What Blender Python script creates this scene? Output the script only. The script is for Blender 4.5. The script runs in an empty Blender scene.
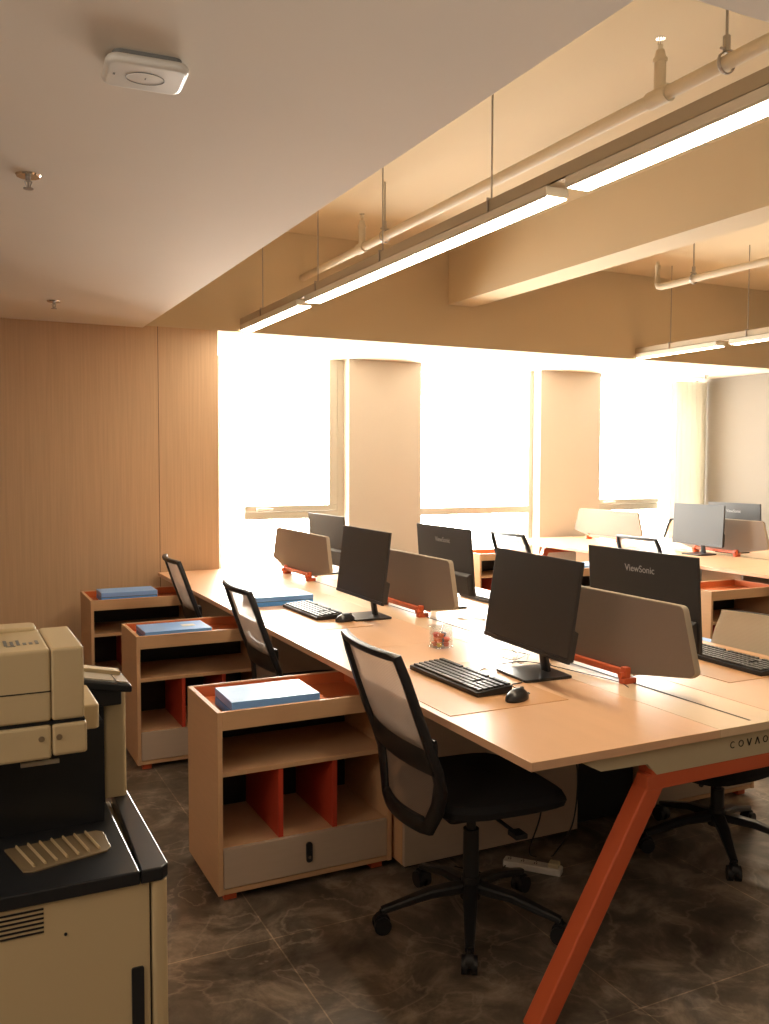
import bpy, bmesh, math, random
from mathutils import Vector, Matrix
random.seed(7)
C = bpy.context.scene.collection
sc = bpy.context.scene
PI = math.pi

# ---------------------------------------------------------------- camera
def make_camera():
    pi_, ro, ya = .05465, .00256, .4584
    F = Vector((math.sin(ya)*math.cos(pi_), math.cos(ya)*math.cos(pi_), -math.sin(pi_)))
    R0 = Vector((math.cos(ya), -math.sin(ya), 0)); U0 = R0.cross(F)
    R = R0*math.cos(ro)+U0*math.sin(ro); U = R.cross(F)
    cd = bpy.data.cameras.new('camera'); cam = bpy.data.objects.new('camera', cd); C.objects.link(cam)
    m = Matrix((R, U, -F)).transposed().to_4x4(); m.translation = Vector((0, 0, 1.52))
    cam.matrix_world = m
    cd.sensor_fit = 'VERTICAL'; cd.sensor_height = 24; cd.lens = 897.7/1024*24
    cd.clip_start = .05
    sc.camera = cam
make_camera()

# ---------------------------------------------------------------- world, lights, exposure
WORLD_STRENGTH = 38.0
LED_STRENGTH = 40.0
CEILING_FILL_POWER = 1.2    # watts per metre of unseen upward fill added above the strip lights
sc.view_settings.view_transform = 'Standard'
sc.view_settings.look = 'None'
sc.view_settings.exposure = 0.0
sc.view_settings.gamma = 1.0
sc.view_settings.use_curve_mapping = False
w = bpy.data.worlds.new('daylight'); sc.world = w; w.use_nodes = True
bg = w.node_tree.nodes['Background']
bg.inputs['Color'].default_value = (1.0, .95, .87, 1); bg.inputs['Strength'].default_value = WORLD_STRENGTH
def portal(x0, x1, z0, z1, y):
    l = bpy.data.lights.new('window_portal', 'AREA'); l.shape = 'RECTANGLE'
    l.size = x1-x0; l.size_y = z1-z0
    l.cycles.is_portal = True
    o = bpy.data.objects.new('window_portal', l); C.objects.link(o)
    o.location = ((x0+x1)/2, y, (z0+z1)/2); o.rotation_euler = (-PI/2, 0, 0)
for a in ((1.95, 3.43), (4.19, 5.6), (6.41, 7.9)):
    portal(a[0], a[1], .62, 2.46, 7.99)

def area(name, loc, target, sx, sy, power, col):
    l = bpy.data.lights.new(name, 'AREA'); l.shape = 'RECTANGLE'; l.size = sx; l.size_y = sy; l.energy = power; l.color = col
    o = bpy.data.objects.new(name, l); C.objects.link(o); o.location = loc
    o.rotation_euler = (Vector(target)-Vector(loc)).to_track_quat('-Z', 'Y').to_euler()
    return o
# unseen fill lights added behind and left of the camera to brighten the room
area('fill_light', (.2, -1.3, .8), (.25, -.6, 2.45), 4.2, 1.4, 30, (1, .90, .78)).data.spread = math.radians(120)
area('fill_light', (-1.7, 1.2, 2.38), (.6, 2.6, 0), 1.6, 1.2, 34, (1, .88, .74))

# ---------------------------------------------------------------- materials
def srgb(r, g, b):
    f = lambda c: (c/255/12.92) if c/255 <= .04045 else ((c/255+.055)/1.055)**2.4
    return (f(r), f(g), f(b), 1)
def mat(name, col, rough=.5, metal=0, spec=.5, bump=None, vary=None, coat=0):
    m = bpy.data.materials.new(name); m.use_nodes = True
    nt = m.node_tree; b = nt.nodes['Principled BSDF']
    b.inputs['Base Color'].default_value = col if len(col) == 4 else (*col, 1)
    b.inputs['Roughness'].default_value = rough; b.inputs['Metallic'].default_value = metal
    b.inputs['Specular IOR Level'].default_value = spec
    b.inputs['Coat Weight'].default_value = coat
    tc = nt.nodes.new('ShaderNodeTexCoord'); mp = nt.nodes.new('ShaderNodeMapping'); nz = nt.nodes.new('ShaderNodeTexNoise')
    nt.links.new(tc.outputs['Object'], mp.inputs[0]); nt.links.new(mp.outputs[0], nz.inputs[0])
    if vary:
        scale, amt, sc3 = vary
        mp.inputs['Scale'].default_value = sc3; nz.inputs['Scale'].default_value = scale; nz.inputs['Detail'].default_value = 6
        cr = nt.nodes.new('ShaderNodeMixRGB'); cr.blend_type = 'MIX'
        c = b.inputs['Base Color'].default_value
        cr.inputs[1].default_value = (c[0]*(1-amt), c[1]*(1-amt), c[2]*(1-amt), 1)
        cr.inputs[2].default_value = (min(1, c[0]*(1+amt)), min(1, c[1]*(1+amt)), min(1, c[2]*(1+amt)), 1)
        nt.links.new(nz.outputs['Fac'], cr.inputs[0]); nt.links.new(cr.outputs[0], b.inputs['Base Color'])
    else:
        nz.inputs['Scale'].default_value = 40
    if bump:
        bp = nt.nodes.new('ShaderNodeBump'); bp.inputs['Strength'].default_value = bump; bp.inputs['Distance'].default_value = .002
        nt.links.new(nz.outputs['Fac'], bp.inputs['Height']); nt.links.new(bp.outputs[0], b.inputs['Normal'])
    return m
M = {}
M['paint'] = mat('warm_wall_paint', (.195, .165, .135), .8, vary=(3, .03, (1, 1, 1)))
M['ceil'] = mat('ceiling_paint', (.76, .68, .58), .85, vary=(2, .03, (1, 1, 1)))
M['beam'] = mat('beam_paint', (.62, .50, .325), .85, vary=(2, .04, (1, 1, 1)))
M['soffit'] = mat('soffit_paint', (.72, .64, .52), .8)
M['column'] = mat('column_paint', (.56, .50, .43), .75, vary=(3, .03, (1, 1, 1)))
M['woodwall'] = mat('laminate_wall_panel', (.56, .37, .22), .5, vary=(6, .16, (14, 14, .35)))
M['desk'] = mat('beech_laminate', (.78, .475, .28), .33, vary=(5, .05, (6, .5, 6)), spec=.9)
M['desk2'] = mat('pale_laminate_strip', (.76, .56, .36), .33, vary=(5, .05, (6, .5, 6)))
M['edge'] = mat('laminate_edge', (.50, .30, .13), .4)
M['cab'] = mat('cabinet_laminate', (.64, .385, .21), .42, vary=(7, .07, (1, 1, 9)))
M['cabfront'] = mat('pale_drawer_laminate', (.53, .41, .31), .45, vary=(8, .06, (1, 1, 8)))
M['orange'] = mat('orange_tray_lining', (.60, .16, .05), .4)
M['red'] = mat('red_divider', (.52, .055, .025), .42)
M['steel_o'] = mat('orange_powder_coat', (.62, .115, .04), .38)
M['cream'] = mat('cream_fascia', (.60, .50, .32), .5)
M['blk'] = mat('black_plastic', (.012, .012, .014), .42)
M['blk2'] = mat('black_satin', (.02, .02, .022), .3)
M['screen'] = mat('monitor_screen', (.03, .029, .03), .5, spec=.5)
M['monback'] = mat('monitor_back', (.032, .031, .032), .5)
M['key'] = mat('keycaps', (.035, .034, .033), .38)
M['fabric'] = mat('grey_divider_felt', (.215, .172, .142), .9, bump=.4)
M['felt_edge'] = mat('divider_edge', (.34, .28, .21), .8)
M['seat'] = mat('black_seat_fabric', (.014, .014, .016), .9, bump=.5)
M['pad'] = mat('tan_desk_mat', (.66, .36, .17), .4)
M['blue'] = mat('blue_box_card', (.10, .36, .90), .5)
M['bluetop'] = mat('blue_box_lid', (.22, .47, .95), .35)
M['bluedk'] = mat('blue_box_shadow_gap', (.03, .07, .2), .6)
M['white'] = mat('white_plastic', (.75, .72, .66), .35)
M['alu'] = mat('light_housing', (.62, .54, .42), .45)
M['tray'] = mat('cable_tray_paint', (.40, .31, .20), .5)
M['pipe'] = mat('cream_pipe_paint', (.56, .46, .32), .65)
M['metal'] = mat('dull_steel', (.35, .31, .27), .35, metal=.8)
M['chrome'] = mat('chrome', (.7, .68, .65), .15, metal=1)
M['copier'] = mat('copier_beige', (.60, .47, .27), .5)
M['copierdk'] = mat('copier_dark_grey', (.014, .015, .018), .3)
M['slot'] = mat('brown_slot', (.10, .065, .04), .7)
M['gap'] = mat('dark_gap', (.01, .01, .01), .9)
M['brass'] = mat('bronze_ribs', (.26, .19, .11), .38, metal=.3)
M['frame'] = mat('window_frame_paint', (.48, .45, .38), .5)
M['greypaint'] = mat('grey_plastic', (.2, .2, .19), .5)
M['logo'] = mat('logo_ink', (.02, .018, .015), .5)
M['logow'] = mat('silver_logo', (.42, .42, .42), .4)
M['cableb'] = mat('black_cable', (.015, .015, .015), .5)
M['cablew'] = mat('white_cable', (.6, .56, .5), .4)
M['lcd'] = mat('copier_touchscreen', (.50, .46, .38), .25)
def emis(name, col, s):
    m = bpy.data.materials.new(name); m.use_nodes = True; nt = m.node_tree; nt.nodes.clear()
    e = nt.nodes.new('ShaderNodeEmission'); e.inputs[0].default_value = (*col, 1); e.inputs[1].default_value = s
    o = nt.nodes.new('ShaderNodeOutputMaterial'); nt.links.new(e.outputs[0], o.inputs[0]); return m
M['led'] = emis('led_diffuser', (1, .84, .62), LED_STRENGTH)
def glass(name, tint, fac):
    m = bpy.data.materials.new(name); m.use_nodes = True; nt = m.node_tree; nt.nodes.clear()
    t = nt.nodes.new('ShaderNodeBsdfTransparent'); t.inputs[0].default_value = (*tint, 1)
    g = nt.nodes.new('ShaderNodeBsdfGlossy'); g.inputs['Roughness'].default_value = .03
    x = nt.nodes.new('ShaderNodeMixShader'); x.inputs[0].default_value = fac
    o = nt.nodes.new('ShaderNodeOutputMaterial')
    nt.links.new(t.outputs[0], x.inputs[1]); nt.links.new(g.outputs[0], x.inputs[2]); nt.links.new(x.outputs[0], o.inputs[0]); return m
M['glass'] = glass('window_glass', (.97, .98, .97), .05)
M['clear'] = glass('clear_plastic', (.975, .98, .975), .16)
def sheer(name, col, fac, trans=.5, weave=0):
    m = bpy.data.materials.new(name); m.use_nodes = True; nt = m.node_tree; nt.nodes.clear()
    d = nt.nodes.new('ShaderNodeBsdfDiffuse'); d.inputs[0].default_value = (*col, 1)
    tl = nt.nodes.new('ShaderNodeBsdfTranslucent'); tl.inputs[0].default_value = (*col, 1)
    a = nt.nodes.new('ShaderNodeMixShader'); a.inputs[0].default_value = trans
    t = nt.nodes.new('ShaderNodeBsdfTransparent')
    x = nt.nodes.new('ShaderNodeMixShader'); x.inputs[0].default_value = fac
    o = nt.nodes.new('ShaderNodeOutputMaterial')
    nt.links.new(d.outputs[0], a.inputs[1]); nt.links.new(tl.outputs[0], a.inputs[2])
    nt.links.new(t.outputs[0], x.inputs[1]); nt.links.new(a.outputs[0], x.inputs[2]); nt.links.new(x.outputs[0], o.inputs[0])
    if weave:
        tc = nt.nodes.new('ShaderNodeTexCoord'); wv = nt.nodes.new('ShaderNodeTexWave'); wv.inputs['Scale'].default_value = weave
        wv.bands_direction = 'Z'
        mr = nt.nodes.new('ShaderNodeMapRange'); mr.inputs[3].default_value = fac-.08; mr.inputs[4].default_value = min(1, fac+.08)
        nt.links.new(tc.outputs['Object'], wv.inputs[0]); nt.links.new(wv.outputs['Fac'], mr.inputs[0]); nt.links.new(mr.outputs[0], x.inputs[0])
    return m
M['mesh'] = sheer('chair_mesh_fabric', (.40, .31, .26), .78, .35, 60)
M['covermesh'] = sheer('beige_front_mesh', (.60, .50, .38), .95, .15, 60)
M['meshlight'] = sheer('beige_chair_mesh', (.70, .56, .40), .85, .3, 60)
M['curtain'] = sheer('sheer_curtain', (.60, .56, .48), .93, .35)

def floor_mat():
    m = bpy.data.materials.new('brown_marble_tile'); m.use_nodes = True; nt = m.node_tree; b = nt.nodes['Principled BSDF']
    N = nt.nodes.new; L = nt.links.new
    tc = N('ShaderNodeTexCoord')
    nz = N('ShaderNodeTexNoise'); nz.inputs['Scale'].default_value = 4.6; nz.inputs['Detail'].default_value = 14; nz.inputs['Roughness'].default_value = .68; nz.inputs['Distortion'].default_value = .5
    L(tc.outputs['Object'], nz.inputs[0])
    cr = N('ShaderNodeValToRGB'); e = cr.color_ramp.elements
    e[0].position = .36; e[0].color = (.070, .054, .042, 1); e[1].position = .68; e[1].color = (.40, .32, .24, 1)
    e2 = cr.color_ramp.elements.new(.5); e2.color = (.15, .118, .09, 1)
    L(nz.outputs['Fac'], cr.inputs[0])
    # thin pale veins where a distorted noise crosses its middle value
    n2 = N('ShaderNodeTexNoise'); n2.inputs['Scale'].default_value = 2.6; n2.inputs['Detail'].default_value = 8; n2.inputs['Distortion'].default_value = .9
    mp = N('ShaderNodeMapping'); mp.inputs['Location'].default_value = (3.3, 1.7, 0); mp.inputs['Rotation'].default_value = (0, 0, .6)
    L(tc.outputs['Object'], mp.inputs[0]); L(mp.outputs[0], n2.inputs[0])
    s = N('ShaderNodeMath'); s.operation = 'SUBTRACT'; s.inputs[1].default_value = .5; L(n2.outputs['Fac'], s.inputs[0])
    a = N('ShaderNodeMath'); a.operation = 'ABSOLUTE'; L(s.outputs[0], a.inputs[0])
    r = N('ShaderNodeMapRange'); r.inputs[1].default_value = 0; r.inputs[2].default_value = .015; r.inputs[3].default_value = .42; r.inputs[4].default_value = 0
    L(a.outputs[0], r.inputs[0])
    mx = N('ShaderNodeMixRGB'); mx.inputs[2].default_value = (.46, .37, .28, 1); L(r.outputs[0], mx.inputs[0]); L(cr.outputs[0], mx.inputs[1])
    br = N('ShaderNodeTexBrick'); br.offset = 0; br.inputs['Scale'].default_value = 1; br.inputs['Brick Width'].default_value = .8; br.inputs['Row Height'].default_value = .8
    br.inputs['Mortar Size'].default_value = .0022; br.inputs['Mortar Smooth'].default_value = .1
    br.inputs['Color1'].default_value = (1, 1, 1, 1); br.inputs['Color2'].default_value = (.93, .93, .93, 1); br.inputs['Mortar'].default_value = (1.9, 1.8, 1.6, 1)
    mp2 = N('ShaderNodeMapping'); mp2.inputs['Location'].default_value = (-.12, -.26, 0); L(tc.outputs['Object'], mp2.inputs[0]); L(mp2.outputs[0], br.inputs[0])
    mu = N('ShaderNodeMixRGB'); mu.blend_type = 'MULTIPLY'; mu.inputs[0].default_value = 1; L(mx.outputs[0], mu.inputs[1]); L(br.outputs[0], mu.inputs[2])
    L(mu.outputs[0], b.inputs['Base Color']); b.inputs['Roughness'].default_value = .28; b.inputs['Specular IOR Level'].default_value = .5
    return m
M['floor'] = floor_mat()

# ---------------------------------------------------------------- mesh helpers
class MB:
    def __init__(s): s.bm = bmesh.new()
    def poly_prism(s, pts3, vec):
        """closed outline pts3 extruded along vec"""
        a = [s.bm.verts.new(Vector(p)) for p in pts3]; v = Vector(vec)
        b = [s.bm.verts.new(Vector(p)+v) for p in pts3]; n = len(a)
        s.bm.faces.new(a[::-1]); s.bm.faces.new(b)
        for i in range(n): s.bm.faces.new((a[i], a[(i+1) % n], b[(i+1) % n], b[i]))
        return s
    def box(s, x0, x1, y0, y1, z0, z1):
        return s.poly_prism([(x0, y0, z0), (x1, y0, z0), (x1, y1, z0), (x0, y1, z0)], (0, 0, z1-z0))
    def rbox(s, x0, x1, y0, y1, z0, z1, r, n=5, axis='z'):
        """box with corners rounded around one axis"""
        A = {'z': (x0, x1, y0, y1), 'x': (y0, y1, z0, z1), 'y': (x0, x1, z0, z1)}[axis]
        u0, u1, v0, v1 = A; p = []
        for cu, cv, a0 in ((u1-r, v1-r, 0), (u0+r, v1-r, 90), (u0+r, v0+r, 180), (u1-r, v0+r, 270)):
            for k in range(n+1):
                t = math.radians(a0+90*k/n); p.append((cu+r*math.cos(t), cv+r*math.sin(t)))
        if axis == 'z': return s.poly_prism([(u, v, z0) for u, v in p], (0, 0, z1-z0))
        if axis == 'x': return s.poly_prism([(x0, u, v) for u, v in p], (x1-x0, 0, 0))
        return s.poly_prism([(u, y0, v) for u, v in p], (0, y1-y0, 0))
    def cyl(s, p0, p1, r0, r1=None, n=16):
        r1 = r0 if r1 is None else r1
        p0 = Vector(p0); p1 = Vector(p1); d = (p1-p0).normalized()
        t = Vector((0, 0, 1)) if abs(d.z) < .9 else Vector((1, 0, 0)); u = d.cross(t).normalized(); v = d.cross(u)
        A = [s.bm.verts.new(p0+(u*math.cos(2*PI*i/n)+v*math.sin(2*PI*i/n))*r0) for i in range(n)]
        B = [s.bm.verts.new(p1+(u*math.cos(2*PI*i/n)+v*math.sin(2*PI*i/n))*r1) for i in range(n)]
        s.bm.faces.new(A); s.bm.faces.new(B[::-1])
        for i in range(n): s.bm.faces.new((A[i], B[i], B[(i+1) % n], A[(i+1) % n]))
        return s
    def sweep(s, pts, ru, rv=None, n=10, up=(0, 0, 1), closed=False, power=1.0):
        """tube along pts, ru/rv half sizes across (rv along 'up'-ish), power<1 makes it squarish; ru, rv may be lists"""
        P = [Vector(p) for p in pts]; N = len(P); rings = []
        for i in range(N):
            if closed: d = (P[(i+1) % N]-P[(i-1) % N]).normalized()
            else: d = (P[min(i+1, N-1)]-P[max(i-1, 0)]).normalized()
            U = Vector(up); a = d.cross(U)
            if a.length < 1e-3: a = d.cross(Vector((1, 0, 0)))
            a.normalize(); b = a.cross(d).normalized()
            A = ru[i] if isinstance(ru, (list, tuple)) else ru
            B = (rv[i] if isinstance(rv, (list, tuple)) else rv) if rv is not None else A
            ring = []
            for k in range(n):
                t = 2*PI*(k+.5)/n; c, q = math.cos(t), math.sin(t)
                c = math.copysign(abs(c)**power, c); q = math.copysign(abs(q)**power, q)
                ring.append(s.bm.verts.new(P[i]+a*A*c+b*B*q))
            rings.append(ring)
        M_ = N if closed else N-1
        for i in range(M_):
            A = rings[i]; B = rings[(i+1) % N]
            for k in range(n): s.bm.faces.new((A[k], A[(k+1) % n], B[(k+1) % n], B[k]))
        if not closed: s.bm.faces.new(rings[0][::-1]); s.bm.faces.new(rings[-1])
        return s
    def ball(s, c, rx, ry=None, rz=None, seg=14, ring=9, zmin=None):
        ry = ry or rx; rz = rz or rx
        r = bmesh.ops.create_uvsphere(s.bm, u_segments=seg, v_segments=ring, radius=1)
        for v in r['verts']:
            z = v.co.z*rz
            if zmin is not None: z = max(z, zmin)
            v.co = Vector((c[0]+v.co.x*rx, c[1]+v.co.y*ry, c[2]+z))
        return s
    def grid(s, f, nu, nv):
        V = [[s.bm.verts.new(Vector(f(i/nu, j/nv))) for j in range(nv+1)] for i in range(nu+1)]
        for i in range(nu):
            for j in range(nv): s.bm.faces.new((V[i][j], V[i+1][j], V[i+1][j+1], V[i][j+1]))
        return s
    def build(s, name, m, parent=None, bevel=0, smooth=False, seg=2, weld=False):
        if weld: bmesh.ops.remove_doubles(s.bm, verts=s.bm.verts, dist=1e-5)
        bmesh.ops.recalc_face_normals(s.bm, faces=s.bm.faces)
        me = bpy.data.meshes.new(name); s.bm.to_mesh(me); s.bm.free()
        me.materials.append(M[m] if isinstance(m, str) else m)
        if smooth:
            for p in me.polygons: p.use_smooth = True
            try: me.set_sharp_from_angle(angle=math.radians(38))
            except Exception: pass
        o = bpy.data.objects.new(name, me); C.objects.link(o)
        if parent: o.parent = parent
        if bevel:
            b = o.modifiers.new('bevel', 'BEVEL'); b.width = bevel; b.segments = seg; b.limit_method = 'ANGLE'; b.angle_limit = math.radians(40)
        return o
def tag(o, label=None, cat=None, group=None, kind=None):
    if label: o['label'] = label
    if cat: o['category'] = cat
    if group: o['group'] = group
    if kind: o['kind'] = kind
    return o
def thing(name, label, cat, loc=(0, 0, 0), rz=0, group=None):
    o = bpy.data.objects.new(name, None); C.objects.link(o); o.location = loc; o.rotation_euler = (0, 0, rz)
    o.empty_display_size = .1
    return tag(o, label, cat, group)
def copy_tree(o, parent=None):
    c = o.copy(); C.objects.link(c)
    if parent: c.parent = parent
    for ch in list(o.children): copy_tree(ch, c)
    return c
def dup(o, loc, rz, label, group=None):
    c = copy_tree(o); c.location = loc; c.rotation_euler = (0, 0, rz); c['label'] = label
    if group: c['group'] = group
    return c
def struct(name, mb, m, **k):
    return tag(mb.build(name, m, **k), kind='structure')
def text_obj(name, s, size, m, parent, loc, rot, depth=.0008, space=1.0):
    cu = bpy.data.curves.new(name, 'FONT'); cu.body = s; cu.size = size; cu.extrude = depth; cu.align_x = 'CENTER'; cu.align_y = 'CENTER'; cu.space_character = space
    tmp = bpy.data.objects.new('tmp', cu); C.objects.link(tmp)
    dg = bpy.context.evaluated_depsgraph_get(); me = bpy.data.meshes.new_from_object(tmp.evaluated_get(dg))
    bpy.data.objects.remove(tmp); me.materials.clear(); me.materials.append(M[m])
    o = bpy.data.objects.new(name, me); C.objects.link(o); o.parent = parent; o.location = loc; o.rotation_euler = rot
    return o

# ================================================================ SETTING
YB, YC, YG = 6.36, 7.70, 7.86      # beam face, column face, window plane
ZD, ZS, ZH = 2.45, 2.465, 3.22     # dropped ceiling, window soffit, high ceiling
XL, XR, YN = -2.4, 7.92, -2.2
struct('floor', MB().box(XL-.1, XR+.1, YN-.1, 8.2, -.1, 0), 'floor')
struct('ceiling', MB().box(XL, 1.27, YN, YB, ZD, ZH+.1).box(1.27, XR, YN, 1.39, ZD, ZH+.1), 'ceil')
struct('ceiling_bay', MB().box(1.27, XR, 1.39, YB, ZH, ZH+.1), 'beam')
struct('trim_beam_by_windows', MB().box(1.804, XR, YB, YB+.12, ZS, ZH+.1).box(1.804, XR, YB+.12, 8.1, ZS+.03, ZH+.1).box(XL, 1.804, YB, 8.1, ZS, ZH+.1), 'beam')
struct('trim_soffit_by_windows', MB().box(1.815, XR-.005, YB+.122, 8.0, ZS+.022, ZS+.029), 'soffit')
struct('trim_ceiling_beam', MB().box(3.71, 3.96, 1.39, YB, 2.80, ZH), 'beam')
# wood panelled wall, a 3 mm seam between two panels
struct('wall_wood_panel', MB().box(XL, 1.371, YB, 8.1, 0, ZS).box(1.375, 1.80, YB, 8.1, 0, ZS), 'woodwall')
struct('trim_panel_joint', MB().box(1.3712, 1.3748, YB+.003, YB+.02, 0, ZS), 'gap')
struct('wall_left', MB().box(XL-.1, XL, YN, 8.1, 0, ZH), 'woodwall')
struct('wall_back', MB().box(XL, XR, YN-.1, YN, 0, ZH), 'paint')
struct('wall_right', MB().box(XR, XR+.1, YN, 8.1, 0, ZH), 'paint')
# window wall: low sill wall and two wide piers
struct('wall_under_windows', MB().box(1.80, XR, YG+.06, YG+.2, 0, .56), 'column')
struct('wall_pier', MB().box(3.427, 4.196, YC, 8.1, 0, ZS+.021), 'column')
struct('wall_pier', MB().box(5.608, 6.402, YC, 8.1, 0, ZS+.021), 'column')
struct('trim_window_sill', MB().box(1.80, 3.427, YC+.02, YG+.06, .54, .56).box(4.196, 5.608, YC+.02, YG+.06, .54, .56).box(6.402, XR, YC+.02, YG+.06, .54, .56), 'soffit', bevel=.004)
def window(n, x0, x1, xf0, xf1, fw_l, fw_r, sash=True, stile=True):
    """frame in the opening x0..x1; the opening sash between xf0 and xf1 above a transom"""
    e = bpy.data.objects.new('window_%d' % n, None); C.objects.link(e); e.location = (x0, YG, .63); tag(e, kind='structure')
    o = (-x0, -YG, -.63)
    def b(name, boxes, m, bev=.004):
        mb = MB()
        for a in boxes: mb.box(a[0]+o[0], a[1]+o[0], a[2]+o[1], a[3]+o[1], a[4]+o[2], a[5]+o[2])
        return mb.build(name, m, e, bevel=bev)
    bx = [(x1-fw_r, x1, YG-.03, YG+.06, .57, ZS+.02), (x0, x0+fw_l, YG-.01, YG+.06, .57, ZS+.02), (x0, x1, YG+.01, YG+.06, .56, .575)]
    b('window_frame', bx, 'frame')
    b('transom', [(xf0, xf1, YG-.035, YG+.06, 1.0, 1.07)], 'frame')
    if sash:
        s = b('sash', [(xf0, xf1-.005, YG-.045, YG-.005, 1.072, 1.125)] + ([(xf1-.085, xf1-.005, YG-.045, YG-.005, 1.125, ZS+.018)] if stile else []), 'frame')
        b('handle', [((xf0+xf1)/2-.35, (xf0+xf1)/2-.2, YG-.09, YG-.05, 1.085, 1.105)], 'white').parent = s
    b('pane', [(x0+fw_l, x1-fw_r, YG+.02, YG+.026, 1.07, ZS+.018)], 'glass', 0)
    b('pane', [(x0+fw_l, x1-fw_r, YG+.02, YG+.026, .575, 1.0)], 'glass', 0)
window(1, 1.80, 3.427, 2.45, 3.36, .01, .067)
window(2, 4.196, 5.608, 4.206, 5.56, .008, .05, sash=False)
window(3, 6.402, XR, 6.42, 7.36, .03, .03, stile=False)
def curtain(x0, x1, label):
    n = int((x1-x0)/.012); nz = 3
    mb = MB()
    def f(u, v):
        x = x0+(x1-x0)*u; y = YC+.0+.03*math.sin(u*(x1-x0)/.075*2*PI)+.006*math.sin(u*37)
        return (x, y-.0, .02+(ZS-.03)*v)
    mb.grid(f, n, nz)
    c = mb.build('curtain', 'curtain', smooth=True)
    so = c.modifiers.new('s', 'SOLIDIFY'); so.thickness = .003
    tag(c, label, 'curtain', 'sheer curtains at the ends of the window wall')
curtain(7.41, 7.912, 'pale sheer curtain gathered beside the right hand wall')
curtain(1.86, 2.2, 'white sheer curtain glowing beside the wood panelled wall')

# ================================================================ CEILING THINGS
def led_row(x, segs, y_end, y_near, where, rods, group):
    """segs: list of (y0,y1,label)"""
    t = thing('cable_tray', 'long beige cable tray %s carrying the strip lights' % where, 'cable tray', (x, y_end, 2.512))
    mb = MB(); L = y_near-y_end
    mb.box(-.045, -.040, L, -.002, 0, .048).box(.040, .045, L, -.002, 0, .048).box(-.045, .045, L, -.002, 0, .004)
    mb.build('channel', 'tray', t)
    for y in rods:
        r = MB().cyl((-.03, y-y_end, .004), (-.03, y-y_end, ZH-2.512), .004, n=8).build('hanging_rod', 'metal', t)
        MB().box(-.052, .005, y-y_end-.004, y-y_end+.004, .050, .056).box(-.052, -.046, y-y_end-.004, y-y_end+.004, .0, .05).build('bracket', 'metal', r)
    for y0, y1, lab in segs:
        f = thing('strip_light', lab, 'light', (x, y1, 2.472), 0, group)
        MB().box(-.05, .05, y0-y1, 0, .006, .04).box(-.05, -.044, y0-y1, 0, 0, .006).box(.044, .05, y0-y1, 0, 0, .006).build('housing', 'alu', f, bevel=.002)
        MB().box(-.0435, .0435, y0-y1+.006, -.006, 0.0005, .0055).build('diffuser', 'led', f)
        L_ = y1-y0-.45
        up = area('ceiling_fill', (x, y0+L_/2, 2.60), (x, y0+L_/2, 3.2), .09, L_, CEILING_FILL_POWER*L_, (1, .80, .54))  # added fill aimed up at the bay ceiling, no part of the fixture
led_row(2.01, [(.2, 2.565, 'long lit strip light nearest the camera, running out at the right'), (2.675, 5.06, 'middle lit strip light over the near bench desk'),
               (5.19, 6.345, 'short lit strip light ending at the beam above the wood wall')], 6.355, 1.40, 'over the near bench desk', [5.885, 4.89, 4.04, 3.06], 'strip lights over the near bench desk')
led_row(5.71, [(5.40, 6.345, 'short lit strip light ending at the beam in the right bay'), (2.9, 5.27, 'lit strip light cut off by the right edge of the photo')],
        6.355, 1.40, 'in the right bay', [5.93, 5.10, 3.6], 'strip lights in the right bay')

def sprinkler_pipe(x, y0, y1, label, tees, hangers, elbow=False):
    t = thing('sprinkler_pipe', label, 'pipe', (x, y1, 2.895))
    MB().cyl((0, y0-y1, 0), (0, 0, 0), .026, n=20).build('pipe', 'pipe', t, smooth=True)
    for y in tees:
        q = MB().cyl((0, y-y1-.05, 0), (0, y-y1+.05, 0),   .033, n=20).cyl((0, y-y1, 0), (0, y-y1, .13), .022, n=16).cyl((0, y-y1, .125), (0, y-y1, .14), .027, n=16).cyl((0, y-y1, .14), (0, y-y1, .17), .022, .016, n=14).build('tee_fitting', 'pipe', t, smooth=True)
        MB().cyl((0, y-y1, .17), (0, y-y1, .19), .009, n=10).cyl((-.012, y-y1, .19), (-.006, y-y1, .212), .002, n=6).cyl((.012, y-y1, .19), (.006, y-y1, .212), .002, n=6).cyl((0, y-y1, .19), (0, y-y1, .205), .003, n=8).cyl((0, y-y1, .212), (0, y-y1, .216), .018, n=12).build('sprinkler_head', 'chrome', q)
    for y in hangers:
        q = MB().cyl((0, y-y1, .05), (0, y-y1, ZH-2.895), .005, n=8).build('hanger_rod', 'metal', t)
        ring = [(.036*math.sin(a), y-y1, .036*math.cos(a)) for a in [i*2*PI/20 for i in range(20)]]
        MB().sweep(ring, .003, .008, n=6, up=(0, 1, 0), closed=True).cyl((0, y-y1, .036), (0, y-y1, .09), .013, n=10).cyl((-.028, y-y1, .045), (.028, y-y1, .045), .005, n=8).build('clevis_ring', 'metal', q)
    if elbow:
        MB().sweep([(0, -.03, 0), (0, 0, 0), (0, .025, .008), (0, .035, .03), (0, .035, .17)], .024, n=14).cyl((0, .035, .17), (0, .035, .20), .014).build('elbow_riser', 'pipe', t, smooth=True)
sprinkler_pipe(2.45, 1.395, 6.355, 'long cream sprinkler pipe hanging over the near bench desk', [2.64, 5.30], [2.32, 4.97])
sprinkler_pipe(5.06, 1.395, 5.40, 'cream sprinkler pipe with an upturned end in the right bay', [], [5.06, 3.4], elbow=True)

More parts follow.
